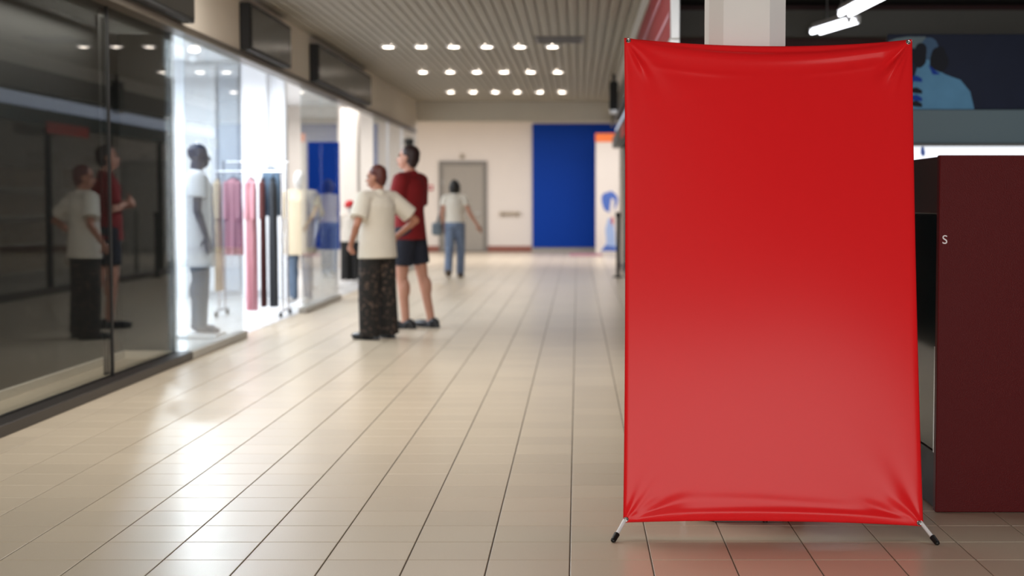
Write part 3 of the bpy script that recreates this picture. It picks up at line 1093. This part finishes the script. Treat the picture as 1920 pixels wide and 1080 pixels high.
def shirt_mesh(P, hem=.92, infl=.022, sleeve=.55, loose=0, collar=True):
    mb = MB()
    k = infl
    mb.cone((0, 0, hem), (0, .005, 1.10), .165 + k + loose, .14 + k + loose * .9, 28, 1, .74)
    mb.cone((0, .005, 1.10), (0, -.005, 1.28), .14 + k + loose * .9, .165 + k, 28, 1, .72)
    mb.cone((0, -.005, 1.28), (0, -.01, 1.41), .165 + k, .13 + k * .6, 28, 1, .70)
    mb.ell((0, -.005, 1.30), (.165 + k, .115 + k, .13))
    sw = P.get('sw', .175)
    mb.cap((-sw + .03, -.01, 1.395), (sw - .03, -.01, 1.395), .058 + k * .6, .058 + k * .6)
    mb.cone((0, -.012, 1.42), (0, -.004, 1.475), .085, .066, 24)
    for s in ('l', 'r'):
        sh, el, wr = (Vector(p) for p in P[s + '_arm'])
        e2 = sh.lerp(el, sleeve)
        mb.ell(sh, (.05 + k,) * 3)
        mb.cone(sh, e2, .05 + k, .05 + k * 1.3, 20)
    return mb


def trouser_mesh(P, frac=1.0, infl=.018, waist=1.04, flare=0):
    mb = MB()
    k = infl
    mb.cone((0, 0, .90), (0, .003, waist), .172 + k, .148 + k, 28, 1, .76)
    mb.ell((0, -.006, .90), (.166 + k, .112 + k, .07))
    for s in ('l', 'r'):
        hp, kn, an = (Vector(p) for p in P[s + '_leg'])
        mb.ell(hp, (.087 + k, .09 + k, .09))
        if frac <= .5:
            q = hp.lerp(kn, frac * 2)
            mb.cone(hp, q, .088 + k, .07 + k + flare, 22)
        else:
            mb.cone(hp, kn, .088 + k, .060 + k + flare * .6, 22)
            mb.ell(kn, (.060 + k + flare * .6,) * 3)
            mb.ell(kn.lerp(an, .3) + Vector((0, -.018, 0)), (.054 + k, .058 + k, .12))
            mb.ell(hp.lerp(kn, .75), (.068 + k, .07 + k, .12))
            q = kn.lerp(an, min(1, (frac - .5) * 2))
            mb.cone(kn, q + (Vector((0, 0, -.045)) if frac >= 1 else Vector()), .060 + k + flare * .6, .048 + k + flare, 22)
    return mb


def shoe_mesh(P, s, big=.0):
    mb = MB()
    an = Vector(P[s + '_leg'][2])
    td = Vector(P[s + '_toe']).normalized()
    zb = an.z - .08
    mb.cone((an - td * .055) + Vector((0, 0, -.076)), (an + td * .045) + Vector((0, 0, -.076)), .045, .05, 16, 1, 1)
    sd = td.cross(Vector((0, 0, 1))).normalized()
    ang = math.atan2(td.y, td.x)
    R = Euler((0, 0, ang))
    mb = MB()
    mb.ell(an + td * .09 + Vector((0, 0, -.045)), (.125, .05, .036), R)
    mb.ell(an - td * .03 + Vector((0, 0, -.035)), (.065, .045, .05), R)
    mb.cone(an + td * .045 + Vector((0, 0, -.082)), an + td * .045 + Vector((0, 0, -.06)), 1, 1, 24, .155, .048, td)
    return mb


def hair_mesh(h, R, kind):
    mb = MB()
    if kind == 'bald':
        return mb
    mb.ell(h(0, -.020, .042), (.082, .092, .085), R)
    mb.ell(h(0, -.042, .0), (.078, .068, .078), R)
    if kind == 'bob':
        mb.ell(h(0, -.035, -.012), (.104, .088, .108), R)
        for s in (-1, 1):
            mb.cap(h(s * .062, -.012, .03), h(s * .076, .0, -.08), .035, .026)
        mb.cap(h(-.05, -.07, -.03), h(.05, -.07, -.03), .04, .04)
        mb.ell(h(0, -.06, -.085), (.085, .045, .045), R)
    elif kind == 'short':
        mb.ell(h(0, -.052, -.045), (.062, .042, .05), R)
    elif kind == 'bun':
        mb.ell(h(0, -.05, -.03), (.066, .05, .06), R)
        mb.ell(h(0, -.115, .055), (.038, .038, .038), R)
    return mb


def figure(name, label, cat, loc, rz, scale, P, skin, parts, voxel=.007, hair=None, hairmat=None, shoes=None, group=None, face=True):
    e = thing(name, loc, label, cat, group)
    X = Matrix.Rotation(rz, 4, 'Z') @ Matrix.Scale(scale, 4)
    mb, h, R = body_mesh(P)
    b = fuse(mb, 'body', skin, e, voxel * scale, 3, X)
    for (nm, m, mb2, vx, it) in parts:
        fuse(mb2, nm, m, e, vx * scale, it, X)
    if hair:
        fuse(hair_mesh(h, R, hair), 'hair', hairmat, e, .008 * scale, 3, X)
    if shoes:
        for s in ('l', 'r'):
            fuse(shoe_mesh(P, s), 'shoe', shoes, e, .008 * scale, 2, X)
    if face:
        for s in (-1, 1):
            me = MB().ell(h(s * .031, .080, .008), (.012, .008, .008), R).mesh('eye', M['eye'], True)
            me.transform(X)
            o_ = bpy.data.objects.new('eye', me)
            COL.objects.link(o_)
            o_.parent = e
        me = MB().ell(h(0, .0965, -.0715), (.022, .006, .0075), R).mesh('mouth', M['lips'], True)
        me.transform(X)
        o_ = bpy.data.objects.new('mouth', me)
        COL.objects.link(o_)
        o_.parent = e
    return e


M['eye'] = mat('eye', (40, 34, 30), .2)
M['lips'] = mat('lips', (150, 84, 78), .5)
M['skin'] = mat('skin', (190, 138, 116), .55, var=.06, vscale=20)
M['skin2'] = mat('tanned_skin', (166, 112, 88), .55, var=.06, vscale=20)
M['redhair'] = mat('auburn_hair', (86, 38, 32), .5, var=.3, vscale=60)
M['darkhair'] = mat('dark_brown_hair', (42, 22, 22), .5, var=.3, vscale=60)
M['blackhair'] = mat('black_hair', (16, 14, 14), .45, var=.3, vscale=60)
M['whiteshirt'] = mat('off_white_cloth', (214, 206, 192), .85, var=.06, vscale=6, bump=.3, bscale=14)
M['redshirt'] = mat('red_cloth', (124, 10, 18), .85, var=.12, vscale=8, bump=.3, bscale=14)
M['greycollar'] = mat('grey_cloth', (90, 88, 84), .9)
M['navy'] = mat('navy_cloth', (30, 34, 48), .85, var=.2, vscale=12)
M['whitetee'] = mat('white_cloth', (228, 222, 212), .85, var=.05, vscale=8, bump=.25, bscale=16)
M['jeans'] = mat('faded_denim', (112, 128, 156), .9, var=.3, vscale=10)
M['shoeblack'] = mat('black_shoe', (24, 27, 34), .35)
M['shoebrown'] = mat('brown_shoe', (84, 68, 50), .5)
M['bag'] = mat('grey_blue_bag', (104, 116, 128), .6, var=.15)
# speckled trousers
m = mat('speckled_dark_cloth', (32, 27, 24), .9)
nt = m.node_tree
tc = nt.nodes.new('ShaderNodeTexCoord')
vo = nt.nodes.new('ShaderNodeTexNoise')
vo.inputs['Scale'].default_value = 26
vo.inputs['Detail'].default_value = 3
cr = nt.nodes.new('ShaderNodeValToRGB')
cr.color_ramp.elements[0].position = .55
cr.color_ramp.elements[0].color = rgb(28, 25, 23)
cr.color_ramp.elements[1].position = .72
cr.color_ramp.elements[1].color = rgb(104, 84, 72)
nt.links.new(tc.outputs['Object'], vo.inputs['Vector'])
nt.links.new(vo.outputs['Fac'], cr.inputs[0])
nt.links.new(cr.outputs[0], nt.nodes['Principled BSDF'].inputs['Base Color'])
M['speckle'] = m

# A: person in white shirt, seen from behind, turned towards the shop window
PA = dict(sw=.185, yaw=.45, nod=-.05,
          l_arm=((-.19, -.01, 1.385), (-.33, -.08, 1.13), (-.285, .07, .94)), l_hand=((.25, .55, -.65), (.9, -.1, .2), -1),
          r_arm=((.19, -.01, 1.385), (.40, -.12, 1.17), (.295, .04, 1.02)), r_hand=((-.25, .85, -.35), (-.9, -.2, -.2), 1),
          l_leg=((-.09, 0, .92), (-.115, .01, .50), (-.125, -.02, .082)), l_toe=(-.35, 1, 0),
          r_leg=((.09, 0, .92), (.12, .015, .50), (.135, .0, .082)), r_toe=(.1, 1, 0), curl=.5)
fA = figure('person', 'person in loose off-white shirt and dark speckled trousers, hands on hips', 'person', (-1.93, 14.85, 0), math.radians(48), .975, PA, M['skin2'],
            [('shirt', M['whiteshirt'], shirt_mesh(PA, hem=.80, infl=.032, sleeve=.75, loose=.022), .010, 4),
             ('trousers', M['speckle'], trouser_mesh(PA, 1.0, .022, .93, .034), .010, 4)],
            hair='short', hairmat=M['redhair'], shoes=M['shoeblack'])
# B: tall person in red polo, navy shorts, arms folded
PB = dict(sw=.185, yaw=.15, nod=.12,
          l_arm=((-.19, -.01, 1.385), (-.225, .03, 1.12), (-.03, .22, 1.20)), l_hand=((1, .12, .1), (0, -1, -.2), 1),
          r_arm=((.19, -.01, 1.385), (.23, .03, 1.12), (.02, .24, 1.16)), r_hand=((-1, -.05, .25), (0, -1, -.2), -1),
          l_leg=((-.09, 0, .92), (-.10, .03, .50), (-.10, -.01, .082)), l_toe=(-.1, 1, 0),
          r_leg=((.09, 0, .92), (.12, -.06, .51), (.13, -.15, .082)), r_toe=(.15, 1, 0), curl=.3)
fB = figure('person', 'tall person in red polo shirt and dark shorts, bare legs, beside white shirt', 'person', (-1.76, 16.15, 0), math.radians(66), 1.115, PB, M['skin'],
            [('shirt', M['redshirt'], shirt_mesh(PB, hem=.83, infl=.024, sleeve=.85, loose=.008), .010, 4),
             ('shorts', M['navy'], trouser_mesh(PB, .39, .018, .92, .004), .010, 4)],
            hair='short', hairmat=M['darkhair'], shoes=M['shoeblack'])
# C: woman walking away
PC = dict(sw=.16, yaw=0, nod=.02,
          l_arm=((-.165, -.01, 1.385), (-.225, -.05, 1.11), (-.20, .05, .90)), l_hand=((0, .2, -1), (1, 0, 0), -1),
          r_arm=((.165, -.01, 1.385), (.27, -.03, 1.12), (.40, .0, .92)), r_hand=((.5, .1, -.8), (-.6, .6, 0), 1),
          l_leg=((-.08, 0, .92), (-.09, -.06, .50), (-.10, -.26, .13)), l_toe=(0, 1, -.35),
          r_leg=((.08, 0, .92), (.095, .10, .50), (.085, .10, .082)), r_toe=(.1, 1, 0), curl=.3)
fC = figure('person', 'person with black bob, white tee and faded jeans walking towards grey door', 'person', (-2.16, 27.1, 0), 0, 1.0, PC, M['skin'],
            [('tee_shirt', M['whitetee'], shirt_mesh(PC, hem=.96, infl=.016, sleeve=.45), .010, 4),
             ('jeans', M['jeans'], trouser_mesh(PC, 1.0, .017, 1.02, .004), .010, 4)],
            voxel=.008, hair='bob', hairmat=M['blackhair'], shoes=M['shoebrown'])
bg = thing('shoulder_bag', (-2.16 - .29, 27.12, .74), 'grey blue shoulder bag at the left hip of the walking person', 'bag')
MB().cham(-2.56, -2.39, 27.0, 27.24, .74, .97, .03).build('pouch', M['bag'], bg, True)
MB().tube([(-2.48, 27.12, .96), (-2.42, 27.10, 1.18), (-2.34, 27.08, 1.41), (-2.30, 27.10, 1.46), (-2.33, 27.16, 1.38), (-2.41, 27.16, 1.15), (-2.47, 27.16, .96)], .012).build('strap', M['bag'], bg, True)

# ------------------------------------------------------------------ mannequins in the shops
M['mannequin'] = mat('dark_gloss_mannequin', (38, 52, 86), .25, spec=.6)
M['paleman'] = mat('pale_mannequin', (206, 202, 198), .35)
M['tealjean'] = mat('blue_grey_denim', (92, 106, 124), .9, var=.25, vscale=10)
M['shopshirt'] = mat('pale_shirt', (236, 240, 248), .85, var=.06, vscale=5, bump=.3, bscale=14)
M['coat'] = mat('beige_coat', (192, 176, 150), .9, var=.08)
M['redcap'] = mat('red_cap', (190, 22, 30), .7)
PM = dict(sw=.18, yaw=0, nod=0,
          l_arm=((-.19, -.01, 1.385), (-.25, -.03, 1.11), (-.25, .05, .87)), l_hand=((0, .2, -1), (1, 0, 0), -1),
          r_arm=((.19, -.01, 1.385), (.25, -.03, 1.11), (.25, .05, .87)), r_hand=((0, .2, -1), (-1, 0, 0), 1),
          l_leg=((-.09, 0, .92), (-.105, .02, .50), (-.11, .0, .082)), l_toe=(-.15, 1, 0),
          r_leg=((.09, 0, .92), (.105, .02, .50), (.11, .0, .082)), r_toe=(.15, 1, 0), curl=.2)


def stand(e, x, y, m):
    MB().cone((x, y, .004), (x, y, .016), .19, .185, 28).build('base_plate', M['alu'], e, True)


q = (-3.69, 14.95)
e = figure('mannequin', 'dark headed mannequin in long white shirt and denim, nearest in the bright shop', 'mannequin', (q[0], q[1], .05), math.radians(-70), 1.075, PM, M['mannequin'],
           [('shirt', M['shopshirt'], shirt_mesh(PM, hem=.60, infl=.03, sleeve=.6, loose=.02), .010, 4),
            ('jeans', M['tealjean'], trouser_mesh(PM, 1.0, .010, 1.03, 0), .010, 4)], voxel=.009, face=False, group='mannequins in the clothes shops')
MB().cham(q[0] - .22, q[0] + .22, q[1] - .22, q[1] + .22, .004, .05, .01).build('base_plate', M['whitemetal'], e)
q = (-3.62, 20.1)
e = figure('mannequin', 'pale mannequin in beige coat and denim behind the clothes rail', 'mannequin', (q[0], q[1], .016), math.radians(160), 1.0, PM, M['paleman'],
           [('coat', M['coat'], shirt_mesh(PM, hem=.62, infl=.034, sleeve=1.0, loose=.03), .010, 4),
            ('jeans', M['tealjean'], trouser_mesh(PM, 1.0, .010, 1.03, 0), .010, 4)], voxel=.010, face=False, group='mannequins in the clothes shops')
stand(e, q[0], q[1], None)
q = (-3.74, 25.3)
e = figure('mannequin', 'child mannequin with red cap, white top and black trousers, far shop', 'mannequin', (q[0], q[1], .016), math.radians(200), .77, PM, M['paleman'],
           [('top', M['whitetee'], shirt_mesh(PM, hem=.86, infl=.03, sleeve=.9, loose=.02), .010, 4),
            ('trousers', M['black'], trouser_mesh(PM, 1.0, .03, 1.03, .03), .010, 4)], voxel=.010, face=False, group='mannequins in the clothes shops')
stand(e, q[0], q[1], None)
zz = 1.60 * .77 + .016
cp = MB().ell((q[0], q[1], zz + .035), (.085, .09, .075)).build('cap', M['redcap'], e, True)
MB().ell((q[0] - .02, q[1] - .09, zz + .03), (.07, .07, .012)).build('brim', M['redcap'], cp, True)

# ------------------------------------------------------------------ clothes rail with garments
YR = 17.7
ra, rb_ = at(404, 322, YR), at(531, 322, YR)
zr1 = at(460, 322, YR).z
zr2 = at(460, 303, YR).z
rk = thing('clothes_rail', ((ra.x + rb_.x) / 2, YR, 0), 'chrome double clothes rail on castors inside the bright shop', 'rail')
MB().tube([(ra.x, YR, zr1), (rb_.x, YR, zr1)], .013, 10).build('rail', M['chrome'], rk, True)
MB().tube([(ra.x + .06, YR + .3, zr2), (rb_.x - .0, YR + .3, zr2)], .013, 10).build('rail', M['chrome'], rk, True)
for x in (ra.x + .02, rb_.x - .02):
    MB().tube([(x, YR, .06), (x, YR, zr1 + .02)], .014, 10).build('upright', M['chrome'], rk, True)
    MB().tube([(x, YR + .3, .06), (x, YR + .3, zr2 + .02)], .014, 10).build('upright', M['chrome'], rk, True)
    ft = MB().tube([(x, YR - .15, .07), (x, YR + .45, .07)], .014, 10).build('foot_bar', M['chrome'], rk, True)
    for y in (YR - .13, YR + .43):
        MB().cone((x - .015, y, .036), (x + .015, y, .036), .032, .032, 14).build('castor', M['rubber'], ft, True)


def garment(label, u0, u1, vb, col, kind, Y=YR, zr=zr1, lean=0):
    a, b = at(u0, 345, Y), at(u1, vb, Y)
    x0, x1 = a.x, b.x
    cx = (x0 + x1) / 2
    wd = x1 - x0
    zt = zr - .075
    zb = max(b.z, .05)
    m = mat(kind + '_cloth', col, .9, var=.10, vscale=9)
    e = thing(kind, (cx, Y, zb), label, 'clothing', 'garments on the clothes rail')
    n = 40
    rings = []
    sd = random.Random(u0)
    ph = sd.uniform(0, 6)
    steps = 22
    for i in range(steps + 1):
        t = i / steps
        z_ = zt - (zt - zb) * t
        hw = wd / 2 * (.22 + .78 * min(1, (t / .07)) ** .5 if t < .07 else 1 - .08 * math.sin(min(1, t * 2.2) * PI) + .05 * t)
        dp = .035 + .055 * min(1, t / .1)
        rg = []
        for j in range(n):
            th = 2 * PI * j / n
            fold = 1 + .16 * t * math.sin(7 * th + ph + 1.2 * t)
            rg.append((cx + lean * t + hw * math.cos(th), Y + dp * math.sin(th) * fold + .012 * t * math.sin(5 * math.cos(th) * 2 + ph), z_))
        rings.append(rg)
    MB().loft(rings).build('cloth', m, e, True)
    if kind != 'trousers':
        for s in (-1, 1):
            lo_ = Vector((cx + s * (wd * .5 - .03), Y - .05, zt - .07))
            MB().cap(lo_, lo_ + Vector((0, -.04, -.38)), .035, .03).build('sleeve', m, e, True)
    hg = MB().tube([(cx - wd * .4, Y, zt - .03), (cx, Y, zt + .02), (cx + wd * .4, Y, zt - .03)], .007).build('hanger', M['black'], e, True)
    hk = [(cx, Y, zt + .02)] + [(cx + .018 * math.sin(k * PI / 4 - .1), Y, zr + .0 - .018 * math.cos(k * PI / 4) + .0) for k in range(0, 7)]
    MB().tube([(cx, Y, zt + .02), (cx, Y, zr - .02), (cx + .017, Y, zr - .004), (cx + .012, Y, zr + .016), (cx - .004, Y, zr + .019), (cx - .017, Y, zr + .008)], .003, 6).build('hook', M['chrome'], hg, True)


garment('pale beige long coat at left end of the clothes rail', 402, 418, 545, (206, 188, 158), 'long_coat')
garment('dusty pink patterned jacket on the rail, beside the beige coat', 421, 456, 478, (206, 150, 158), 'jacket')
garment('long pink dress in the middle of the clothes rail', 460, 484, 582, (204, 148, 158), 'dress')
garment('dark brown dress hanging just right of long pink dress', 488, 500, 575, (98, 56, 56), 'dress')
garment('dark grey trousers at right end of the clothes rail', 504, 522, 575, (62, 66, 72), 'trousers')
garment('steel blue jacket hanging on rear bar of clothes rail', 494, 528, 405, (104, 128, 152), 'jacket', YR + .3, zr2)
